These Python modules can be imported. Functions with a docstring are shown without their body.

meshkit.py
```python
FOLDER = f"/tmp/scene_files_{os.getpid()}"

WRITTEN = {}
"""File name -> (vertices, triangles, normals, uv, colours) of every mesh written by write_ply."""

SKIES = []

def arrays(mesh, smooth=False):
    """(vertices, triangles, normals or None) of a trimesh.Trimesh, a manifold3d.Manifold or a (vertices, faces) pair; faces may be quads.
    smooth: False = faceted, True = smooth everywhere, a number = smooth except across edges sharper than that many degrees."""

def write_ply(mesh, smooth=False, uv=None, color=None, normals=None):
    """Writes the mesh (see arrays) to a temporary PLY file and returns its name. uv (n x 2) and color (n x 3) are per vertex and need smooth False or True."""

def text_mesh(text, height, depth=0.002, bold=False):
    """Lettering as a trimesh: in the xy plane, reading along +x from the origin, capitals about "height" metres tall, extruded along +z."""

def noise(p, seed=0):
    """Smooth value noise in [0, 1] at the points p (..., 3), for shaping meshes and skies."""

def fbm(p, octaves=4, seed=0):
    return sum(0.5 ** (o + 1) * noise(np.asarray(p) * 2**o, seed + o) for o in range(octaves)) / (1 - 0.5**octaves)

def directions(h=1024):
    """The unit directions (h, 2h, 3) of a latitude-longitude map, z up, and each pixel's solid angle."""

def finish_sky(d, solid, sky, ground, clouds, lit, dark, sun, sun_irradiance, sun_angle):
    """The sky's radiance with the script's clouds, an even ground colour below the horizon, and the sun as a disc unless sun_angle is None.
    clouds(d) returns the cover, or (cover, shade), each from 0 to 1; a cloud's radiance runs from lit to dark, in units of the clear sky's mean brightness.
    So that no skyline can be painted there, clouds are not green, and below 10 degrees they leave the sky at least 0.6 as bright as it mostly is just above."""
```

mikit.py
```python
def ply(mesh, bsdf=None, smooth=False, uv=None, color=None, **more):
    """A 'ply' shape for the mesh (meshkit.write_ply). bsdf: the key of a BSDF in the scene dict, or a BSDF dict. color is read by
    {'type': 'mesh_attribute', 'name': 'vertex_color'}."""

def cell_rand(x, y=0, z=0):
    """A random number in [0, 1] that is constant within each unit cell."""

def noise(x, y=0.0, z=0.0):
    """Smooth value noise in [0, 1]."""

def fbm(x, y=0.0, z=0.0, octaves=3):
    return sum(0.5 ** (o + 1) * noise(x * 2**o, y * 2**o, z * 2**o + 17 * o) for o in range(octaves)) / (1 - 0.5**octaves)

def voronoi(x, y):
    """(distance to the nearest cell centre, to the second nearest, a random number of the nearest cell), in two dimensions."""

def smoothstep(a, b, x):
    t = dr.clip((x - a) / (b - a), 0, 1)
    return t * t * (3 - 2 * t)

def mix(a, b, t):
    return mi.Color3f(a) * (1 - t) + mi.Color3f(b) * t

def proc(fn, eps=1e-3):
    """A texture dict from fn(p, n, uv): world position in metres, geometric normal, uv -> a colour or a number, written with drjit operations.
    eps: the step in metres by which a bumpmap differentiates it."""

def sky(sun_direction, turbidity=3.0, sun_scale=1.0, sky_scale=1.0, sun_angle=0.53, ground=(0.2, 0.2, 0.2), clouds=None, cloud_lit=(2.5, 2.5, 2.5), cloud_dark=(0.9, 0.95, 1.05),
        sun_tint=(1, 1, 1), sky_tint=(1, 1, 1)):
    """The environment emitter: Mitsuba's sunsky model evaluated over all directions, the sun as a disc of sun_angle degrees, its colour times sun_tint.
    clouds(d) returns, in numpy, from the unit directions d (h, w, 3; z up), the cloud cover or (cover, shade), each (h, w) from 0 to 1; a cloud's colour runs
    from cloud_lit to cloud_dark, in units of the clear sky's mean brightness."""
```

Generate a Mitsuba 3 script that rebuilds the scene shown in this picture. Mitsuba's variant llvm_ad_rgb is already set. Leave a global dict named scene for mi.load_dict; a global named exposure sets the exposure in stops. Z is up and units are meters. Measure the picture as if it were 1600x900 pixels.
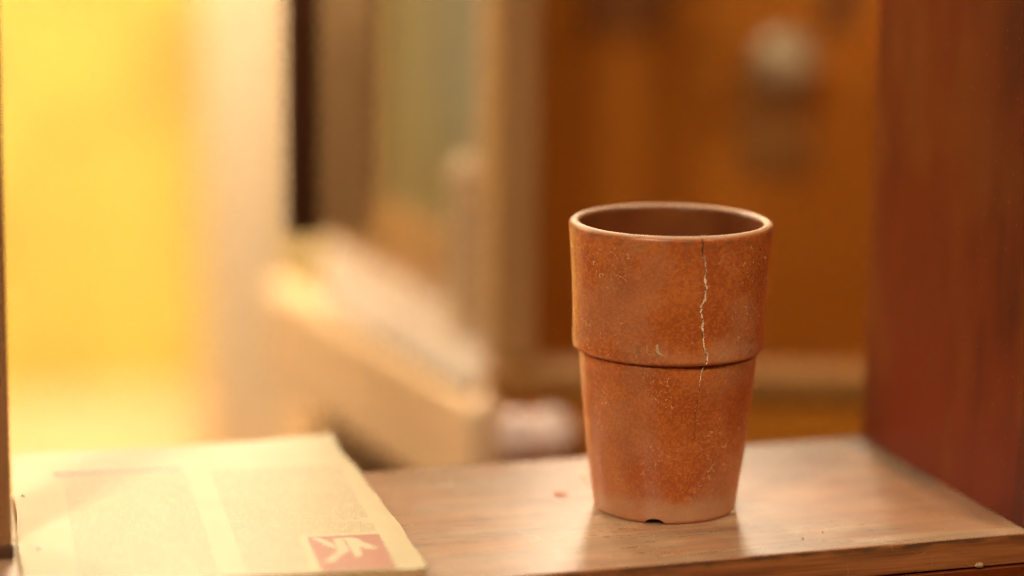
import math, numpy as np, trimesh, manifold3d as m3, shapely.geometry as sg
import drjit as dr, mitsuba as mi, mikit, meshkit
from mikit import proc, noise, fbm, voronoi, smoothstep, mix, cell_rand
T = mi.ScalarTransform4f
scene, labels = {}, {}

# ------------------------------------------------------------------ camera, exposure, lamps' strengths
CAM = np.array([-0.39257, -0.98512, 0.29990])
FWD = np.array([0.30744, 0.93163, -0.19380])
UP = np.array([0.04765, 0.18833, 0.98095])
scene['camera'] = {'type': 'thinlens', 'fov': 21.85, 'fov_axis': 'x', 'aperture_radius': 0.0240, 'focus_distance': 1.051,
                   'near_clip': 0.05, 'far_clip': 60.0,
                   'to_world': T().look_at(origin=CAM.tolist(), target=(CAM + FWD).tolist(), up=UP.tolist())}
exposure = 2.0
KEY, BACK, FRONT_FILL, CLOTH_FILL, SHEEN_FILL = 35.0, 14.5, 27.0, 9.5, 11.0  # beyond KEY and BACK, the lights are added to brighten the scene
WARM = (1.0, 0.81, 0.58)
PALE = (1.0, 0.85, 0.65)


# ------------------------------------------------------------------ helpers
def numbered(key):
    if key not in scene and not any(k.startswith(key + '__') for k in scene):
        return key
    n = 1
    while f'{key}_{n:03d}' in scene or any(k.startswith(f'{key}_{n:03d}__') for k in scene):
        n += 1
    return f'{key}_{n:03d}'


def obj(name, mesh, m, parent=None, smooth=30, **more):
    key = numbered((parent + '__' if parent else '') + name)
    scene[key] = mikit.ply(mesh, m, smooth=smooth, **more)
    return key


def tag(key, label=None, cat=None, group=None, kind=None):
    labels[key] = {k: v for k, v in dict(label=label, category=cat, group=group, kind=kind).items() if v}
    return key


def rounded_box(lo, hi, r=0.001, seg=2):
    """A box with chamfered, rounded edges."""
    lo, hi = np.array(lo, float) + r, np.array(hi, float) - r
    s = m3.Manifold.sphere(r, 4 * seg)
    return m3.Manifold.batch_hull([s.translate([float(a), float(b), float(c)]) for a in (lo[0], hi[0]) for b in (lo[1], hi[1]) for c in (lo[2], hi[2])])


def tm(man):
    v, f, _ = meshkit.arrays(man)
    return trimesh.Trimesh(v, f, process=False)


def framed(mesh, o, ax, ay):
    """A mesh built in a local frame (along ax, away along ay, up z) put at o."""
    mesh = tm(mesh) if hasattr(mesh, 'to_mesh') else mesh.copy()
    ax, ay = np.array(ax, float), np.array(ay, float)
    M = np.eye(4)
    M[:3, 0], M[:3, 1], M[:3, 3] = ax, ay, o
    mesh.apply_transform(M)
    if np.linalg.det(M[:3, :3]) < 0:
        mesh.invert()
    return mesh


def lathe(prof, n=96):
    return trimesh.creation.revolve(np.array(prof, float), sections=n)


def C(r, g, b):
    return {'type': 'rgb', 'value': [r, g, b]}


def two(d):
    return {'type': 'twosided', 'bsdf': d}


# ------------------------------------------------------------------ materials
def wood(dark, light, sx, sy, sz, rough=0.45, spec=0.5, along=0, coat=0.0, extra=None):
    s = [sx, sy, sz]

    def fn(p, n, uv):
        a, b, c = p.x * s[0], p.y * s[1], p.z * s[2]
        g = fbm(a + 3.1, b + 7.7, c + 1.3, 4)
        f = noise(a * 5 + 11, b * 5, c * 5 + 4)
        col = mix(dark, light, smoothstep(0.25, 0.75, g) * 0.8 + 0.2 * f)
        return extra(p, n, col) if extra else col
    return two({'type': 'principled', 'base_color': proc(fn), 'roughness': rough, 'specular': spec, 'clearcoat': coat, 'clearcoat_gloss': 0.8})


def shelf_col(p, n, uv):
    grain = fbm(p.x * 14, p.y * 320, p.z * 320, 4)
    fine = noise(p.x * 60, p.y * 1500, p.z * 1500)
    base = mix((0.24, 0.062, 0.015), (0.44, 0.15, 0.042), smoothstep(0.2, 0.8, grain * 0.75 + fine * 0.25))
    base = mix(base, (0.07, 0.03, 0.015), smoothstep(0.60, 0.75, noise(p.x * 30 + 5, p.y * 190, p.z * 260)) * 0.3)
    up = smoothstep(0.5, 0.9, n.z)
    # the film of pale dust on the top, rubbed off in reddish patches
    d = fbm(p.x * 26 + 2, p.y * 60, 3.0, 4)
    streak = fbm(p.x * 9, p.y * 210 + 4, 8.0, 3)
    rub = smoothstep(0.56, 0.72, fbm(p.x * 22 + 31, p.y * 34 + 5, 1.0, 3))
    dust = dr.clip(0.52 + 0.30 * (d - 0.5) + 0.20 * (streak - 0.5), 0, 1) * (1 - 0.30 * rub)
    dust = dust * (0.82 + 0.18 * smoothstep(-0.08, 0.06, p.x))
    top = mix(base, (0.62, 0.48, 0.30), dust)
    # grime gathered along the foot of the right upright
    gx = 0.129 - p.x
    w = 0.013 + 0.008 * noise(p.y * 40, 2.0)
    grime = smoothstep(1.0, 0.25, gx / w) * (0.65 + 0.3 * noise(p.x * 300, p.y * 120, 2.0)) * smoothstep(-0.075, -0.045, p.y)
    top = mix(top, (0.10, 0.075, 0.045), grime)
    sp = voronoi(p.x * 330, p.y * 330)
    top = mix(top, (0.85, 0.72, 0.52), dr.select((sp[0] < 0.10) & (sp[2] > 0.93), 0.6, 0.0))
    # the worn front arris and the dirt under it
    arris = smoothstep(-0.0746, -0.0756, p.y) * smoothstep(-0.0014, -0.0004, p.z)
    top = mix(top, (0.62, 0.33, 0.16), arris * (0.4 + 0.6 * noise(p.x * 160, 1.0, 1.0)))
    under = smoothstep(-0.0002, -0.0008, p.z) * smoothstep(-0.0034, -0.0012, p.z + 0.0016 * (fbm(p.x * 260, p.z * 500, 7.0, 3) - 0.5))
    side = mix(base, (0.05, 0.028, 0.014), under * (0.25 + 0.75 * smoothstep(0.3, 0.6, fbm(p.x * 90, p.z * 260, 5.0, 4))) * 0.7)
    scr = smoothstep(0.018, 0.0, dr.abs(noise(p.x * 130 + p.z * 60, p.z * 420, 9.0) - 0.5)) * smoothstep(0.5, 0.7, noise(p.x * 45, p.z * 110, 2.0))
    side = mix(side, (0.55, 0.38, 0.20), scr * 0.35)
    pores = smoothstep(0.70, 0.78, noise(p.x * 210, p.y * 2600, 4.0)) * smoothstep(0.45, 0.6, noise(p.x * 40, p.y * 300, 6.0))
    top = mix(top, (0.16, 0.07, 0.03), pores * 0.5)
    ln = smoothstep(0.010, 0.003, dr.abs(noise(p.x * 26 + p.y * 30, p.y * 60 - p.x * 8, 12.0) - 0.5)) * smoothstep(0.55, 0.7, noise(p.x * 30, p.y * 30, 3.0))
    top = mix(top, (0.80, 0.62, 0.42), ln * 0.45)
    stain = smoothstep(0.60, 0.66, fbm(p.x * 17 + 6, p.y * 24 + 1, 14.0, 4))
    top = mix(top, (0.42, 0.175, 0.075), stain * 0.40)
    return mix(side, top, up)


def shelf_rough(p, n, uv):
    up = smoothstep(0.5, 0.9, n.z)
    return 0.28 + 0.10 * fbm(p.x * 30, p.y * 90, 5.0, 3) + (1 - up) * 0.08


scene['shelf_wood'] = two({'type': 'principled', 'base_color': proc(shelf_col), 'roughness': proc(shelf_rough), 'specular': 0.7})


def mahogany_col(p, n, uv):
    g = fbm(p.x * 120, p.y * 60, p.z * 16, 4)
    b = fbm(p.y * 11 + 3, p.z * 9.0 + p.y * 5, 2.0, 4)
    col = mix((0.070, 0.0055, 0.0015), (0.180, 0.021, 0.003), smoothstep(0.3, 0.7, 0.3 * g + 0.7 * b))
    col = mix(col, (0.23, 0.058, 0.008), smoothstep(0.50, 0.72, fbm(p.y * 24 + 9, p.z * 11 + 2, 6.0, 3)) * 0.5)
    st = smoothstep(0.62, 0.72, noise(p.y * 95 + p.z * 7, p.z * 9 + 3, 1.0)) * smoothstep(-0.01, -0.04, p.y)
    col = mix(col, (0.022, 0.010, 0.005), st * 0.25)
    top = smoothstep(0.07, 0.16, p.z + 0.05 * noise(p.y * 25, p.z * 12, 4.0))
    col = mix(col, (0.075, 0.030, 0.012), top * smoothstep(0.03, -0.05, p.y) * 0.22)
    sp = voronoi(p.y * 260, p.z * 260)
    return mix(col, (0.3, 0.15, 0.07), dr.select((sp[0] < 0.10) & (sp[2] > 0.90), 0.5, 0.0))


scene['mahogany'] = two({'type': 'principled', 'base_color': proc(mahogany_col), 'roughness': 0.30, 'specular': 0.10})
scene['dark_post_wood'] = wood((0.24, 0.10, 0.035), (0.42, 0.20, 0.075), 60, 60, 8, rough=0.4)
scene['foot_brown'] = wood((0.07, 0.028, 0.010), (0.14, 0.06, 0.022), 60, 60, 60)  # darker brown than the rest of the post


def cup_col(p, n, uv):
    th = dr.atan2(p.y, p.x)
    s, z = th * 0.038, p.z
    big = fbm(s * 60 + 4, z * 60, 1.0, 3)
    col = mix((0.46, 0.093, 0.020), (0.57, 0.142, 0.032), smoothstep(0.3, 0.7, big))
    g = fbm(s * 1250, z * 1250, 2.0, 3)
    col = mix(col, (0.62, 0.22, 0.035), smoothstep(0.52, 0.70, g) * 0.42)
    col = mix(col, (0.36, 0.075, 0.020), smoothstep(0.48, 0.30, g) * 0.42)
    # fine pale curling fibres rubbed through the surface
    wx, wz = noise(s * 900 + 3, z * 900, 4.0), noise(s * 900, z * 900 + 8, 6.0)
    fib = smoothstep(0.050, 0.008, dr.abs(noise(s * 560 + 1.3 * wx, z * 560 + 1.3 * wz, 3.0) - 0.5))
    fib = fib * smoothstep(0.48, 0.62, noise(s * 900, z * 900, 9.0))
    worn = smoothstep(0.46, 0.64, fbm(s * 75 + 1, z * 75 + 2, 5.0, 3))
    col = mix(col, (0.80, 0.49, 0.23), fib * worn * 0.75)
    # dull dusty patches, a band of it round the foot and along the collar's edges
    dust = smoothstep(0.45, 0.70, fbm(s * 46 + 7, z * 46, 8.0, 4)) * 0.24
    foot = smoothstep(0.0155, 0.0085, z + 0.006 * fbm(s * 150, z * 90, 3.0, 4)) * 0.5
    lip = smoothstep(0.006, 0.0, dr.abs(z - 0.0715)) * smoothstep(0.45, 0.65, noise(s * 110, z * 90, 7.0)) * 0.25
    col = mix(col, (0.56, 0.30, 0.150), dr.clip(dust + foot + lip, 0, 0.8))
    rim = smoothstep(0.1135, 0.1165, z) * smoothstep(0.55, 0.72, fbm(s * 330, z * 330, 5.0, 3))
    col = mix(col, (0.22, 0.12, 0.06), rim * 0.35)
    dk = smoothstep(0.68, 0.76, noise(s * 140 + 20, z * 220, 3.0)) * smoothstep(0.004, 0.0, dr.abs(z - 0.0725))
    col = mix(col, (0.12, 0.06, 0.03), dk * 0.6)
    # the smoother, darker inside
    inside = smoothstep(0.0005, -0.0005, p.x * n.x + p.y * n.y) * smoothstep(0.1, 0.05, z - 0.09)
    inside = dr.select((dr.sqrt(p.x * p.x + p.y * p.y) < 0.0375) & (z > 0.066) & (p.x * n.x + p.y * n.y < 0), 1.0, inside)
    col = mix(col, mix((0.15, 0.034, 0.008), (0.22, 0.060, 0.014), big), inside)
    top = smoothstep(0.1187, 0.1197, z)
    return mix(col, (0.80, 0.50, 0.28), top * 0.8)


def cup_rough(p, n, uv):
    s = dr.atan2(p.y, p.x) * 0.038
    return 0.22 + 0.14 * fbm(s * 120, p.z * 120, 1.0, 3) + 0.2 * smoothstep(0.118, 0.1195, p.z)


def cup_bump(p, n, uv):
    s = dr.atan2(p.y, p.x) * 0.038
    return fbm(s * 700, p.z * 700, 3.0, 3) + 0.6 * noise(s * 180, p.z * 180, 6.0)


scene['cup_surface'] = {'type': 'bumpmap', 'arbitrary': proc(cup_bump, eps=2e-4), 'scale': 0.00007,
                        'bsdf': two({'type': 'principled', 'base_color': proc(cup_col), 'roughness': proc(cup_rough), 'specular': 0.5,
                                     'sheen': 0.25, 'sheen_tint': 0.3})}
scene['frayed'] = two({'type': 'principled', 'base_color': C(0.92, 0.70, 0.46), 'roughness': 0.8, 'specular': 0.2})
scene['crack_dark'] = two({'type': 'principled', 'base_color': C(0.10, 0.045, 0.02), 'roughness': 0.8, 'specular': 0.1})
scene['chip_pale'] = two({'type': 'principled', 'base_color': C(0.52, 0.34, 0.18), 'roughness': 0.7, 'specular': 0.2})

PO, PU, PV = np.array([-0.1225, -0.0697]), np.array([0.994, -0.110]), np.array([0.110, 0.994])


def page_col(p, n, uv):
    x, y = p.x - PO[0], p.y - PO[1]
    a, b = x * PU[0] + y * PU[1], x * PV[0] + y * PV[1]
    paper = mix((0.75, 0.605, 0.345), (0.81, 0.665, 0.40), fbm(a * 60, b * 60, 1.0, 4))
    edge = smoothstep(-0.012, 0.0, a) * 0.35
    paper = mix(paper, (0.70, 0.50, 0.26), edge * noise(a * 300, b * 90, 3.0))
    pitch = 0.0029
    row = dr.floor(b / pitch)
    fr = b / pitch - row
    ink = dr.select((fr > 0.20) & (fr < 0.62), 1.0, 0.0)
    let = 0.00125
    c = dr.floor(a / let + cell_rand(row, 4) * 3)
    fc = a / let + cell_rand(row, 4) * 3 - c
    ink = ink * dr.select((fc > 0.18) & (fc < 0.80), 1.0, 0.0) * dr.select(cell_rand(c, row, 2) > 0.14, 1.0, 0.0) * (0.75 + 0.25 * cell_rand(c, row, 6))
    cols = dr.select((a > -0.1285) & (a < -0.077) | (a > -0.0670) & (a < -0.0113), 1.0, 0.0)
    cols = cols * dr.select((b < 0.150) & (b > 0.004), 1.0, 0.0) * dr.select((b > 0.0475) | (a < -0.0425), 1.0, 0.0)
    cols = cols * dr.select((a < -0.0113 - 0.012 * dr.select(cell_rand(row, 9) > 0.8, cell_rand(row, 8), 0.0)), 1.0, 0.0)
    paper = mix(paper, (0.66, 0.47, 0.26), cols * 0.18)
    paper = mix(paper, (0.30, 0.17, 0.08), ink * cols * 0.65)
    bar = dr.select((a > -0.132) & (a < -0.078) & (b > 0.1525) & (b < 0.1572), 1.0, 0.0)
    paper = mix(paper, (0.56, 0.24, 0.20), bar * (0.55 + 0.45 * smoothstep(-0.08, -0.13, a)))
    pic = dr.select((a > -0.0393) & (a < -0.0112) & (b > 0.0012) & (b < 0.0447), 1.0, 0.0)
    paper = mix(paper, mix((0.62, 0.30, 0.19), (0.62, 0.27, 0.18), noise(a * 200, b * 200, 2.0)), pic)
    return paper


scene['printed_paper'] = two({'type': 'principled', 'base_color': proc(page_col), 'roughness': 0.55, 'specular': 0.3})
scene['page_edge'] = two({'type': 'principled', 'base_color': C(0.66, 0.42, 0.20), 'roughness': 0.8, 'specular': 0.2})
scene['bare_paper'] = two({'type': 'principled', 'base_color': C(0.80, 0.67, 0.43), 'roughness': 0.6, 'specular': 0.3})

scene['yellow_cloth'] = two({'type': 'principled', 'roughness': 0.8, 'specular': 0.2,
                             'base_color': proc(lambda p, n, uv: mix((0.68, 0.51, 0.115), (0.79, 0.655, 0.145), smoothstep(0.3, 0.65, fbm(p.x * 8 + 2, p.y * 2, p.z * 8, 3))))})
scene['cream_paint'] = two({'type': 'principled', 'roughness': 0.6, 'specular': 0.3,
                            'base_color': proc(lambda p, n, uv: mix((0.68, 0.50, 0.30), (0.75, 0.57, 0.35), fbm(p.x * 20, p.y * 20, p.z * 6, 3)))})
scene['orange_wood'] = wood((0.84, 0.52, 0.27), (0.92, 0.62, 0.36), 12, 3, 60)
scene['pale_board'] = wood((0.42, 0.32, 0.23), (0.50, 0.39, 0.29), 40, 6, 40)
scene['tan_wood'] = wood((0.29, 0.135, 0.042), (0.40, 0.205, 0.07), 40, 40, 5)
scene['brown_wood'] = wood((0.20, 0.095, 0.028), (0.36, 0.19, 0.06), 40, 40, 5)
scene['face_wood'] = wood((0.56, 0.32, 0.12), (0.70, 0.43, 0.18), 40, 40, 5)
scene['peg_wood'] = wood((0.58, 0.40, 0.22), (0.66, 0.47, 0.27), 40, 40, 5, spec=0.2)
scene['pink_wood'] = wood((0.42, 0.21, 0.11), (0.52, 0.28, 0.16), 40, 40, 5)
scene['black_brown'] = wood((0.055, 0.016, 0.004), (0.10, 0.030, 0.008), 40, 40, 5, spec=0.25)
scene['amber_wood'] = wood((0.43, 0.135, 0.010), (0.50, 0.165, 0.013), 7, 7, 5, rough=0.45, spec=0.25)
scene['amber_mid'] = wood((0.24, 0.095, 0.018), (0.32, 0.135, 0.028), 14, 14, 40, rough=0.45, spec=0.3)
scene['amber_dark'] = wood((0.17, 0.050, 0.005), (0.23, 0.075, 0.009), 14, 14, 5)
scene['green_glass'] = two({'type': 'principled', 'roughness': 0.35, 'specular': 0.5,
                            'base_color': proc(lambda p, n, uv: mix((0.17, 0.125, 0.06), (0.22, 0.235, 0.20), smoothstep(0.02, 0.11, p.z) * smoothstep(0.62, 0.42, p.y)))})
scene['knob_metal'] = two({'type': 'principled', 'base_color': C(0.44, 0.33, 0.18), 'roughness': 0.55, 'metallic': 0.3, 'specular': 0.5})
scene['glint_pink'] = two({'type': 'principled', 'base_color': C(0.97, 0.72, 0.60), 'roughness': 0.3, 'specular': 0.8})  # pale pink that puts the brightness of glints into the colour
scene['wall_paint'] = two({'type': 'principled', 'base_color': C(0.66, 0.50, 0.33), 'roughness': 0.8, 'specular': 0.2})
scene['floor_wood'] = wood((0.20, 0.10, 0.04), (0.34, 0.18, 0.08), 3, 20, 20)
scene['lamp_metal'] = two({'type': 'principled', 'base_color': C(0.25, 0.18, 0.10), 'roughness': 0.4, 'metallic': 0.8})

# ------------------------------------------------------------------ the setting, only what closes the view
tag(obj('floor', trimesh.creation.box(bounds=[[-3, -2.4, -0.95], [3, 3.2, -0.9]]), 'floor_wood', smooth=False), 'plain brown wooden floor far below the shelf', kind='structure')
w = obj('wall', trimesh.creation.box(bounds=[[-3, 2.6, -0.897], [3, 2.7, 2.2]]), 'wall_paint', smooth=False)
tag(w, 'plain warm beige wall behind the blurred furniture', 'wall')

# ------------------------------------------------------------------ the shelf unit
YF, YB, XR, TH = -0.0758, 0.0829, 0.129, 0.0128
unit = 'wooden_shelf'
tag(unit, 'worn reddish wooden shelf the tumbler and booklet lie on, open at the back', 'shelf')
v = rounded_box([-0.42, YF, -TH], [XR - 0.0003, YB, 0], 0.0009, 3)
b = tm(v)
b = b.subdivide_to_size(0.02)
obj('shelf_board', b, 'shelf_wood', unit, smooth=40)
obj('upright', rounded_box([XR, YF - 0.004, -0.30], [XR + 0.016, YB, 0.42], 0.0012, 2), 'mahogany', unit)
labels['wooden_shelf__upright'] = {'label': 'tall glossy red brown side board'}
obj('front_rail', rounded_box([-0.42, YF - 0.0005, -0.075], [XR - 0.0004, YF + 0.016, -TH - 0.0006], 0.0008, 2), 'mahogany', unit)
lp = rounded_box([-0.289, -0.0021, 0.0002], [-0.2672, 0.020, 0.42], 0.0022, 3)
obj('post', lp, 'dark_post_wood', unit)
labels['wooden_shelf__post'] = {'label': 'slim dark post left of the booklet'}
obj('post_foot', rounded_box([-0.2895, -0.0034, 0.0001], [-0.2668, 0.0205, 0.0052], 0.0008, 2), 'foot_brown', unit)  # darker brown band round the bottom of the post

# ------------------------------------------------------------------ the tumbler
def arc(cx, cz, r, a0, a1, n):
    return [(cx + r * math.cos(math.radians(a)), cz + r * math.sin(math.radians(a))) for a in np.linspace(a0, a1, n)]


def span(p, q, n):
    return [tuple(np.array(p) + (np.array(q) - np.array(p)) * t) for t in np.linspace(0, 1, n)]


outer = [(0.0, 0.0034), (0.0255, 0.0034), (0.0262, 0.0030), (0.0266, 0.0005)]
outer += [(0.0268, 0.0)] + arc(0.0268, 0.0026, 0.0026, -70, -6, 6)
outer += [(0.0294 + (0.0362 - 0.0294) * t + 0.0006 * math.sin(math.pi * t), 0.0024 + (0.0645 - 0.0024) * t) for t in np.linspace(0.03, 1, 30)]
outer += [(0.0361, 0.0662), (0.0360, 0.0678)]                               # the groove under the collar
outer += arc(0.0372, 0.0694, 0.0019, -100, -5, 8)
outer += [(np.interp(z, [0.067, 0.078, 0.095, 0.108, 0.117], [0.0391, 0.0391, 0.0397, 0.0405, 0.0413]), z) for z in np.linspace(0.0705, 0.1165, 24)]
outer += arc(0.0392, 0.1178, 0.0022, 0, 180, 13)
outer += [(0.0370 - 0.0012 * t, 0.1178 - 0.048 * t) for t in np.linspace(0.02, 1, 14)]
outer += [(0.0352 - 0.0085 * t, 0.066 - 0.058 * t) for t in np.linspace(0, 1, 10)]
outer += [(0.024, 0.0066), (0.0, 0.0066)]
cup = m3.CrossSection([np.array(outer)], m3.FillRule.Positive)
if cup.area() <= 0:
    cup = m3.CrossSection([np.array(outer)[::-1]], m3.FillRule.Positive)
cup = cup.revolve(220)
def cup_r(z):
    return float(np.interp(z, [0, 0.0024, 0.0645, 0.0670, 0.0685, 0.0705, 0.078, 0.095, 0.108, 0.1165, 0.1185], [0.0290, 0.0296, 0.0363, 0.0366, 0.0389, 0.0391, 0.0391, 0.0397, 0.0405, 0.0413, 0.0412]))


notch_at = -2.078
tool = m3.Manifold.cylinder(0.02, 0.0024, 0.0024, 24, True).scale([1.0, 1.7, 1.0]).rotate([0, 90, 0])
tool = tool.translate([0.0275, 0, 0.0002]).rotate([0, 0, math.degrees(notch_at)])
cup = cup - tool
crack = [(-1.6524, 0.1200), (-1.6365, 0.1163), (-1.6466, 0.1145), (-1.6165, 0.1111), (-1.5984, 0.1072), (-1.6064, 0.1033), (-1.587, 0.0994), (-1.5961, 0.0963),
         (-1.5869, 0.0942), (-1.6321, 0.0925), (-1.6286, 0.0891), (-1.606, 0.0865), (-1.61, 0.0834), (-1.592, 0.0787), (-1.5884, 0.0754), (-1.5581, 0.0729),
         (-1.5401, 0.0700), (-1.5600, 0.0665), (-1.5816, 0.0645), (-1.5869, 0.0620), (-1.5887, 0.0572), (-1.6016, 0.0519), (-1.6174, 0.0479), (-1.6068, 0.0425), (-1.6091, 0.0357)]
beads = []
for a, z in crack:                                    # the crack is cut into the wall, deepest at the rim
    r = cup_r(z)
    w = float(np.interp(z, [0.036, 0.05, 0.066, 0.1, 0.12], [0.00006, 0.00010, 0.00016, 0.00020, 0.00026]))
    beads.append(m3.Manifold.cube([0.0012, 2 * w, 2 * w], True).rotate([0, 0, math.degrees(a)]).translate([r * math.cos(a), r * math.sin(a), z]))
for p, q in zip(beads, beads[1:]):
    cup = cup - m3.Manifold.batch_hull([p, q])
cm = tm(cup)
vv = np.array(cm.vertices)
rad = np.hypot(vv[:, 0], vv[:, 1])
d = (meshkit.fbm(vv * 70, 3, seed=4) - 0.5) * 0.00055 + (meshkit.fbm(vv * 260, 2, seed=9) - 0.5) * 0.00018
vv[:, :2] *= (1 + d / np.maximum(rad, 0.01))[:, None]
# the rim is no longer quite level
vv[:, 2] += np.where(vv[:, 2] > 0.1, (meshkit.fbm(vv * 40, 2, seed=2) - 0.5) * 0.0005, 0)
cm.vertices = vv
tumbler = 'tumbler'
tag(tumbler, 'worn reddish brown tumbler with a cracked wide collar and a notched foot', 'cup')
obj('body', cm, 'cup_surface', tumbler, smooth=38)


def on_cup(th, z, off=0.0):
    r = cup_r(z) + off
    return np.array([r * math.cos(th), r * math.sin(th), z])


def tube(path, radii, sides=5):
    path, radii = np.array(path), np.array(radii)
    t = np.gradient(path, axis=0)
    t /= np.linalg.norm(t, axis=1, keepdims=True) + 1e-12
    nrm = path * [1, 1, 0]
    nrm /= np.linalg.norm(nrm, axis=1, keepdims=True)
    nrm -= (nrm * t).sum(1, keepdims=True) * t
    nrm /= np.linalg.norm(nrm, axis=1, keepdims=True)
    bi = np.cross(t, nrm)
    ang = np.arange(sides) * 2 * np.pi / sides
    v = path[:, None] + radii[:, None, None] * (np.cos(ang)[None, :, None] * nrm[:, None] + np.sin(ang)[None, :, None] * bi[:, None])
    n = len(path)
    f = []
    for i in range(n - 1):
        for j in range(sides):
            k = (j + 1) % sides
            f += [[i * sides + j, (i + 1) * sides + j, (i + 1) * sides + k], [i * sides + j, (i + 1) * sides + k, i * sides + k]]
    for s, flip in ((0, 0), (n - 1, 1)):
        for j in range(1, sides - 1):
            q = [s * sides, s * sides + j, s * sides + j + 1]
            f.append(q[::-1] if flip else q)
    return trimesh.Trimesh(v.reshape(-1, 3), f, process=False)


rng = np.random.default_rng(5)
ct = np.linspace(0, len(crack) - 1, 230)
cth = np.interp(ct, range(len(crack)), [c[0] for c in crack]) + rng.normal(0, 0.0045, 230)
cz = np.interp(ct, range(len(crack)), [c[1] for c in crack])
line_r = 0.00022 * np.interp(cz, [0.035, 0.045, 0.066, 0.1, 0.118], [0.35, 0.6, 0.9, 1.0, 1.1])
cz = np.minimum(cz, 0.1186)
obj('crack', tube([on_cup(a, z, -0.00022) for a, z in zip(cth, cz)], line_r), 'crack_dark', tumbler)
labels['tumbler__crack'] = {'label': 'dark hairline crack down the front'}
fr = []
run = (cz < 0.1135) & (cz > 0.046)
th2, z2 = cth[run] + 0.004, cz[run]
amp = 0.00038 * np.clip(rng.normal(0.6, 0.5, len(z2)), 0, 1.6) * (0.35 + 0.9 * (meshkit.noise(np.stack([z2 * 420, 0 * z2, 0 * z2], -1), 3))) * np.interp(z2, [0.046, 0.058, 0.066, 0.07, 0.1, 0.113], [0.3, 0.45, 0.7, 1.15, 1.1, 0.35])
fr.append(tube([on_cup(a, z, 0.00004) for a, z in zip(th2, z2)], np.maximum(amp, 0.00003)))
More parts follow.
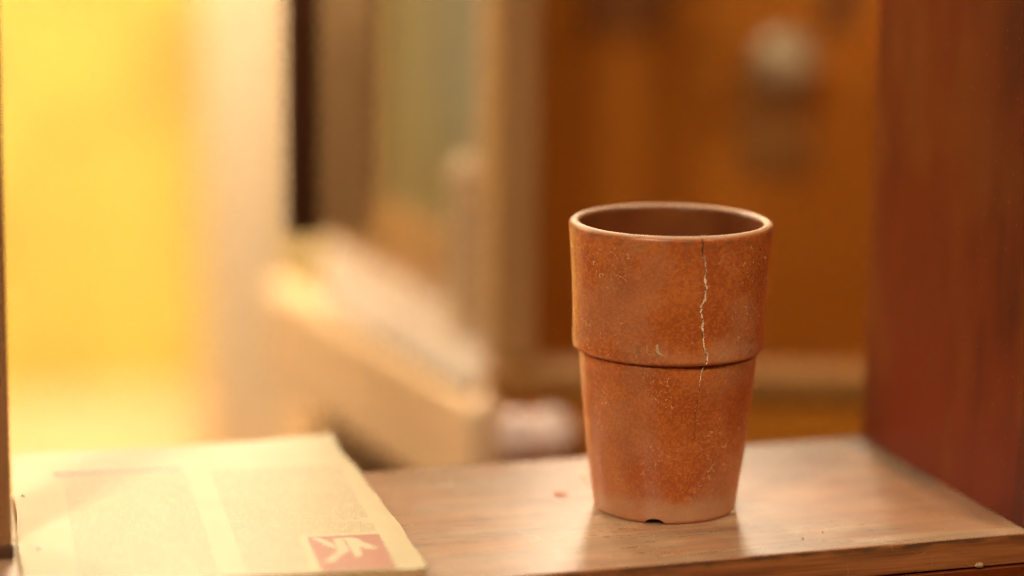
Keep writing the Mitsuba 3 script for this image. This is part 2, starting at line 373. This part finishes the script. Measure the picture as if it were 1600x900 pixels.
for k in range(46):                                   # loose fibres of the filling standing out of the crack
    i = rng.integers(3, len(z2) - 3)
    if rng.random() > np.interp(z2[i], [0.046, 0.066, 0.07, 0.113], [0.2, 0.5, 1, 0.6]):
        continue
    a0, l = rng.normal(0, 1.2), rng.uniform(0.0006, 0.0018)
    pts = [on_cup(th2[i] + math.sin(a0) * l * q / 0.039 + 0.004 * math.sin(q * 4 + k), z2[i] + math.cos(a0) * l * q, 0.00005 + 0.0003 * math.sin(q * 3)) for q in np.linspace(0, 1, 6)]
    fr.append(tube(pts, np.linspace(0.00009, 0.00004, 6), 4))
for k in range(5):                                    # the little tuft on the rim
    pts = [on_cup(-1.66 + 0.012 * k + 0.02 * math.sin(q * 3 + k), 0.1192 + 0.0018 * q * (0.6 + 0.1 * k), -0.001) for q in np.linspace(0, 1, 7)]
    fr.append(tube(pts, np.linspace(0.00008, 0.00004, 7), 4))
obj('frayed_edge', trimesh.util.concatenate(fr), 'frayed', tumbler)
labels['tumbler__frayed_edge'] = {'label': 'pale fibres fraying out of the crack'}
chip = [(-2.0606, 0.0766), (-2.0594, 0.0752), (-2.0560, 0.0738), (-2.0408, 0.0728), (-2.0158, 0.0722), (-1.9854, 0.0720)]
obj('chip', tube([on_cup(a, z, -0.0001) for a, z in chip], [0.0003, 0.00062, 0.00072, 0.00058, 0.00042, 0.0002], 6), 'chip_pale', tumbler)
labels['tumbler__chip'] = {'label': 'small pale crescent nick near the lower edge of the collar'}
obj('speck', trimesh.creation.icosphere(1, 0.00035).apply_translation(on_cup(-0.9012, 0.1122)), 'crack_dark', tumbler)

# ------------------------------------------------------------------ the booklet
booklet = 'booklet'
tag(booklet, 'yellowed printed booklet lying on the left end of the shelf', 'booklet')
AW, BL = 0.149, 0.187


def sheet_z(a, b):
    t = np.clip((b - 0.135) / 0.05, 0, 1)
    s = np.clip((a + 0.075) / 0.075, 0, 1)
    lift = 0.0042 * t * t * (0.25 + 0.75 * s ** 2)
    wave = 0.0005 * np.sin(b * 45 + a * 14) * np.clip(b / 0.05, 0, 1)
    corner = -0.0006 * np.clip(1 - np.hypot(a, b) / 0.02, 0, 1)
    return lift + wave + corner


def sheet(z0, th, shrink=0.0, jitter=0.0, nu=60, nv=90):
    bs = np.concatenate([np.linspace(0, 0.004, 8)[:-1], np.linspace(0.004, BL, nv - 7)])
    us = np.concatenate([np.linspace(0, 0.97, nu - 12), np.linspace(0.97, 1, 13)[1:]])
    V = []
    for b in bs:
        r = 0.004
        ins = r - math.sqrt(max(r * r - (r - min(b, r)) ** 2, 0))
        amax = np.interp(b, [0, 0.0757, 0.1408, 0.165, BL], [0.0004, -0.0016, -0.0046, -0.0080, -0.0095]) - ins - shrink
        amax += 0.0003 * math.sin(b * 140) + jitter * math.sin(b * 60)
        amin = -AW + 0.0004 * math.sin(b * 80) + shrink
        a = amin + (amax - amin) * us
        bb = b + shrink * (1 - 2 * b / BL) + 0 * a
        bb = bb + np.where(b > 0.15, 0.004 * np.clip((a + 0.10) / 0.1, 0, 1) * (b - 0.15) / 0.037, 0)
        xy = PO + a[:, None] * PU + bb[:, None] * PV
        V.append(np.column_stack([xy, z0 + sheet_z(a, bb)]))
    V = np.array(V)
    n0, n1 = V.shape[:2]
    top, bot = V.reshape(-1, 3), V.reshape(-1, 3) - [0, 0, th]
    idx = np.arange(n0 * n1).reshape(n0, n1)
    q = np.stack([idx[:-1, :-1], idx[:-1, 1:], idx[1:, 1:], idx[1:, :-1]], -1).reshape(-1, 4)
    N = n0 * n1
    loop = np.concatenate([idx[0, :], idx[1:, -1], idx[-1, -2::-1], idx[-2:0:-1, 0]])
    nx = np.roll(loop, -1)
    sides = np.stack([loop, loop + N, nx + N, nx], -1)
    F = np.vstack([q, (q + N)[:, ::-1], sides])
    tri = np.vstack([F[:, [0, 1, 2]], F[:, [0, 2, 3]]])
    return trimesh.Trimesh(np.vstack([top, bot]), tri, process=False)


for k in range(7):
    obj('page', sheet(0.0008 + 0.00052 * k, 0.00042, 0.0003 + 0.0004 * rng.random(), 0.0002 * rng.normal(), 26, 40), 'page_edge', booklet, smooth=50)
obj('top_page', sheet(0.0045, 0.0004), 'printed_paper', booklet, smooth=50)
labels['booklet__top_page'] = {'label': 'top page with two columns of print, a reddish bar and a pink picture square'}
leaf = [(-0.0380, 0.0430), (-0.0345, 0.0424), (-0.0302, 0.0344), (-0.0298, 0.0270), (-0.0330, 0.0318)]
stem = [(-0.0298, 0.0408), (-0.0265, 0.0410), (-0.0257, 0.0345), (-0.0256, 0.0251), (-0.0306, 0.0175), (-0.0331, 0.0120), (-0.0375, 0.0119), (-0.0338, 0.0188), (-0.0297, 0.0257), (-0.0296, 0.0334)]
wing = [(-0.0264, 0.0412), (-0.0228, 0.0414), (-0.0204, 0.0400), (-0.0188, 0.0345), (-0.0164, 0.0304), (-0.0141, 0.0257), (-0.0190, 0.0265), (-0.0212, 0.0305), (-0.0212, 0.0201), (-0.0241, 0.0155), (-0.0248, 0.0241), (-0.0250, 0.0361)]
em = []
for poly in (leaf, stem, wing):
    g = sg.Polygon(poly).buffer(0.0004).buffer(-0.0004)
    m = trimesh.creation.extrude_polygon(g, 0.00006, engine='earcut')
    x = np.array(m.vertices)
    m.vertices = np.column_stack([PO + x[:, :1] * PU + x[:, 1:2] * PV, 0.00452 + x[:, 2] + sheet_z(x[:, 0], x[:, 1])])
    em.append(m)
em = trimesh.util.concatenate(em)
obj('emblem', em, 'bare_paper', booklet, smooth=False)
labels['booklet__emblem'] = {'label': 'pale three-bladed emblem printed in the pink square'}
for a, b_, s in ((-0.1455, 0.1226, 1.0), (-0.1418, 0.0465, 0.8)):
    q = PO + a * PU + b_ * PV
    h = trimesh.creation.icosphere(2, 0.0009 * s)
    h.vertices = h.vertices * [0.7, 1.5, 0.25] + 0.0002 * (meshkit.noise(np.array(h.vertices) * 2500) - 0.5)[:, None]
    h.apply_translation([q[0], q[1], 0.00460 + float(sheet_z(a, b_))])
    obj('stain', h, 'crack_dark', booklet)

# ------------------------------------------------------------------ crumbs
def crumb(name, c, size, m, label, cat, seed):
    s = trimesh.creation.icosphere(2, 1.0)
    v = np.array(s.vertices)
    v *= (0.75 + 0.5 * meshkit.noise(v * 1.6 + seed, seed))[:, None]
    s.vertices = v * size
    s.apply_translation([c[0], c[1], c[2] - s.vertices[:, 2].min()])
    tag(obj(name, s, m), label, cat)


crumb('grit', (0.0222, -0.0205, 0), np.array([0.0014, 0.0010, 0.0009]), 'chip_pale', 'small pale lump of grit against the right side of the tumbler foot', 'grit', 3)
scene['pink_chalk'] = two({'type': 'principled', 'base_color': C(0.78, 0.34, 0.22), 'roughness': 0.9, 'specular': 0.1})
crumb('flake', (-0.0361, 0.0271, -0.0002), np.array([0.0026, 0.0032, 0.0004]), 'pink_chalk', 'small pink flake on the shelf left of the tumbler', 'flake', 4)
crumb('flake', (-0.0170, 0.0500, -0.0002), np.array([0.0010, 0.0042, 0.0006]), 'bare_paper', 'tiny whitish flake on the shelf just behind the left side of the tumbler', 'flake', 6)
crumb('dust_crumb', (0.0470, -0.0536, 0), np.array([0.0005, 0.0007, 0.0004]), 'bare_paper', 'tiny pale crumb on the shelf right of the tumbler, farther from the front edge', 'crumb', 7)
crumb('dust_crumb', (0.0358, -0.0598, 0), np.array([0.0005, 0.0006, 0.0004]), 'bare_paper', 'tiny pale crumb on the shelf right of the tumbler, nearer the front edge', 'crumb', 8)
s = [trimesh.creation.icosphere(2, 0.0011), trimesh.creation.icosphere(2, 0.0008)]
for q, (dx, dz) in zip(s, ((0, 0.0), (-0.0015, -0.0001))):
    vq = np.array(q.vertices)
    q.vertices = vq * (0.8 + 0.4 * meshkit.noise(vq * 1500, 3))[:, None] * [1.1, 0.9, 1.0] + [0.106 + dx, YF - 0.0007, -0.0117 + dz]
tag(obj('cream_lump', trimesh.util.concatenate(s), 'chip_pale'), 'small cream lump stuck on the front edge of the shelf at the right', 'lump')

# ------------------------------------------------------------------ behind, left: the counter with the yellow things
tag(obj('counter', rounded_box([-0.9, 1.22, -0.38], [0.62, 1.72, -0.34], 0.004, 2), 'orange_wood'), 'blurred tan counter top below the yellow cloth at left', 'counter')
nx, nz = 90, 30
gx, gz = np.meshgrid(np.linspace(-0.62, 0.30, nx), np.linspace(-0.34, 1.05, nz), indexing='ij')
gy = 1.68 + 0.0030 * np.sin(gx * 46 + gz * 1.5) + 0.0012 * np.sin(gx * 95 + gz * 4) + 0.012 * (meshkit.fbm(np.stack([gx * 6, gz * 2, 0 * gx], -1), 3) - 0.5)
front = np.stack([gx, gy, gz], -1).reshape(-1, 3)
idx = np.arange(nx * nz).reshape(nx, nz)
q = np.stack([idx[:-1, :-1], idx[1:, :-1], idx[1:, 1:], idx[:-1, 1:]], -1).reshape(-1, 4)
N = nx * nz
loop = np.concatenate([idx[:, 0], idx[-1, 1:], idx[-2::-1, -1], idx[0, -2:0:-1]])
ln = np.roll(loop, -1)
F = np.vstack([q, (q + N)[:, ::-1], np.stack([loop, loop + N, ln + N, ln], -1)])
tag(obj('yellow_cloth_panel', (np.vstack([front, front + [0, 0.004, 0]]), F), 'yellow_cloth', smooth=50), 'bright yellow hanging cloth, out of focus at the far left', 'cloth')
tag(obj('cream_post', rounded_box([0.078, 1.29, -0.34], [0.157, 1.36, 0.9], 0.01, 3), 'cream_paint'), 'thick cream post between the yellow cloth and the dark stile', 'post')

# ------------------------------------------------------------------ behind, middle: the bench with the framed panel
BO, BX, BY = np.array([0.0071, 0.2869, -0.0204]), np.array([-0.0757, 0.9971, 0]), np.array([0.9971, 0.0757, 0])


def bench(lo, hi, r=0.002, seg=2):
    return framed(rounded_box(lo, hi, r, seg), BO, BX, BY)


bn = 'bench'
tag(bn, 'blurred bench with an orange rail and a pale board on top, left of the tumbler', 'bench')
obj('rail', bench([0.0, 0.0, -0.072], [0.37, 0.022, -0.004], 0.0105, 4), 'orange_wood', bn)
tb = trimesh.creation.extrude_polygon(sg.Polygon([(0.022, 0.006), (0.25, 0.006), (0.46, 0.070), (0.165, 0.070), (0.075, 0.040)]).buffer(0.002), 0.005, engine='earcut')
tb.apply_translation([0, 0, -0.0035])
obj('top_board', framed(tb, BO, BX, BY), 'pale_board', bn)
obj('gap_block', bench([0.215, 0.026, -0.88], [0.34, 0.066, -0.004], 0.004), 'black_brown', bn)  # dark block put in for the shade in the gap under the bench
pn = 'framed_panel'
tag(pn, 'blurred framed panel standing on the bench, brown stiles round a greenish pane', 'panel')
PY0, PY1 = 0.071, 0.082
obj('stile', bench([0.352, PY0, -0.003], [0.50, PY1, 0.32], 0.003), 'brown_wood', pn)
obj('stile', bench([0.150, PY0, -0.003], [0.176, PY1, 0.32], 0.003), 'pink_wood', pn)
labels['framed_panel__stile_001'] = {'label': 'pinkish brown stile at the right'}
obj('pane', bench([0.1765, PY0 + 0.004, 0.046], [0.3515, PY1 - 0.002, 0.32], 0.001), 'green_glass', pn)
obj('bottom_rail', bench([0.1765, PY0 + 0.001, -0.003], [0.3515, PY1, 0.0455], 0.003), 'tan_wood', pn)
peg = lathe([(0, 0)] + span((0.0118, 0.0), (0.0118, 0.088), 4) + arc(0.0, 0.088, 0.0118, 0, 88, 8) + [(0, 0.0998)], 40)
peg.apply_translation(BO + BX * 0.150 + BY * 0.056 + np.array([0, 0, 0.0015]))
tag(obj('peg', peg, 'peg_wood'), 'pale round-topped peg standing upright on the bench in front of the pane', 'peg')

# ------------------------------------------------------------------ behind, right: the amber cabinet
AX, AY = np.array([0.951, -0.310, 0]), np.array([0.310, 0.951, 0])
AO = np.array([CAM[0], CAM[1], 0])


def cab(lo, hi, r=0.002, seg=2):
    return framed(rounded_box(lo, hi, r, seg), AO, AX, AY)


hb = 'hanging_board'
tag(hb, 'upright two-tone board ending above the bench, nearly black left edge, brown face', 'board')
obj('dark_edge', cab([-0.1130, 1.352, 0.059], [-0.0960, 1.370, 0.42], 0.0015), 'black_brown', hb)
labels['hanging_board__dark_edge'] = {'label': 'nearly black left edge of the board'}
obj('face', cab([-0.0958, 1.3545, 0.0605], [-0.0690, 1.368, 0.42], 0.0015), 'face_wood', hb)
cb = 'amber_cabinet'
tag(cb, 'blurred amber wooden cabinet with a ledge and a round metal knob behind the tumbler', 'cabinet')
obj('back_panel', cab([-0.004, 1.70, -0.42], [0.30, 1.72, 0.20], 0.002), 'amber_wood', cb)
obj('ledge', cab([-0.008, 1.366, -0.0300], [0.30, 1.410, -0.0160], 0.003, 3), 'amber_mid', cb)
df = obj('drawer_front', cab([-0.005, 1.372, -0.42], [0.30, 1.40, -0.0305], 0.002), 'amber_wood', cb)
obj('side_panel', cab([0.3003, 1.366, -0.42], [0.318, 1.72, 0.20], 0.002), 'amber_wood', cb)
obj('top_rail', cab([-0.004, 1.6960, 0.124], [0.30, 1.6997, 0.20], 0.0012), 'amber_wood', cb)
obj('recess_shade', cab([0.050, 1.6930, 0.132], [0.104, 1.6957, 0.180], 0.0012), 'amber_dark', cb)  # proud dark plate, the shade of a hollow put into its colour
obj('recess_shade', cab([0.200, 1.6930, 0.135], [0.226, 1.6957, 0.180], 0.0012), 'amber_dark', cb)
kn = lathe([(0, -0.0005), (0.007, -0.0005), (0.007, 0.004), (0.0045, 0.007), (0.0045, 0.014)] + arc(0.0, 0.030, 0.0205, -75, 88, 16) + [(0, 0.0506)], 48)
kn.apply_transform(trimesh.transformations.rotation_matrix(math.pi / 2, [1, 0, 0]))
kn = framed(kn, AO + AX * 0.1765 + AY * 1.6957 + np.array([0, 0, 0.118]), AX, AY)
k = obj('knob', kn, 'knob_metal', cb, smooth=40)
labels[k] = {'label': 'round greyish metal knob'}
knob_shade = framed(rounded_box([-0.022, -0.0035, -0.050], [0.022, -0.0002, 0.02], 0.0015, 2), AO + AX * 0.1755 + AY * 1.6955 + np.array([0, 0, 0.092]), AX, AY)
obj('knob_shadow', knob_shade, 'amber_mid', cb)  # darker plate put in for the shadow below the knob
for dx, dz in ((0.0094, -0.0440), (0.0262, -0.0420)):
    q = lathe([(0, 0.0142), (0.0045, 0.0143)] + arc(0.0, 0.0270, 0.0128, -75, 88, 14) + [(0, 0.0399)], 40)
    q.apply_transform(trimesh.transformations.rotation_matrix(math.pi / 2, [1, 0, 0]))
    q = framed(q, AO + AX * dx + AY * 1.3722 + np.array([0, 0, dz]), AX, AY)
    k2 = obj('glint_knob', q, 'glint_pink', cb, smooth=40)  # pale ball standing in for glints of light
    q = trimesh.creation.cylinder(0.004, 0.016, sections=20)
    q.apply_transform(trimesh.transformations.rotation_matrix(math.pi / 2, [1, 0, 0]))
    obj('stem', framed(q, AO + AX * dx + AY * 1.366 + np.array([0, 0, dz]), AX, AY), 'amber_dark', k2)
labels['amber_cabinet__glint_knob'] = {'label': 'left one of two pale pink balls with glints of light put into their colour'}
labels['amber_cabinet__glint_knob_001'] = {'label': 'right one of two pale pink balls with glints of light put into their colour'}
tag(obj('tan_post', rounded_box([0.0340, 0.335, -0.0158], [0.0580, 0.36, 0.42], 0.003, 3), 'tan_wood'), 'upright tan post behind the shelf, left of the amber cabinet', 'post')

# ------------------------------------------------------------------ unseen lamps out of the picture, some of them added for their light
def lamp(name, c, r, power, color, label):
    g = trimesh.creation.icosphere(3, r)
    g.apply_translation(c)
    key = numbered(name)
    rad = [power * x / (r / 0.12) ** 2 for x in color]
    scene[key + '__globe'] = mikit.ply(g, two({'type': 'diffuse', 'reflectance': C(0.8, 0.8, 0.75)}) and {'type': 'diffuse', 'reflectance': C(0.8, 0.8, 0.75)}, smooth=True,
                                       emitter={'type': 'area', 'radiance': {'type': 'rgb', 'value': rad}})
    cap = trimesh.creation.cylinder(r * 0.35, r * 0.5, sections=24)
    cap.apply_translation([c[0], c[1], c[2] + r * 1.28])
    obj('cap', cap, 'lamp_metal', key)
    rod = trimesh.creation.cylinder(0.006, 0.8, sections=10)
    rod.apply_translation([c[0], c[1], c[2] + r * 1.5 + 0.4])
    obj('rod', rod, 'lamp_metal', key)
    tag(key, label, 'lamp')


lamp('unseen_globe_lamp', [-1.05, -1.10, 1.20], 0.14, KEY, PALE, 'pale globe lamp hanging in front of the shelf at the left, above the picture')
lamp('unseen_globe_lamp', [-0.02, 0.95, 0.60], 0.14, BACK, WARM, 'warm globe lamp hanging behind the shelf, above the picture')
lamp('unseen_globe_lamp', [-0.66, 0.85, 0.56], 0.12, CLOTH_FILL, WARM, 'added warm globe light brightening the yellow cloth, unseen above the picture')  # added light to brighten the cloth and the bench rail
lamp('unseen_globe_lamp', [0.9, -1.3, 1.5], 0.16, FRONT_FILL, WARM, 'added large warm fill light in front of the shelf at the right, unseen above the picture')  # added fill from the front right
lamp('unseen_globe_lamp', [0.62, 1.60, 0.85], 0.16, SHEEN_FILL, WARM, 'added warm globe light behind the amber cabinet for sheen on the shelf, unseen above the picture')  # added to give the shelf top its glossy veil
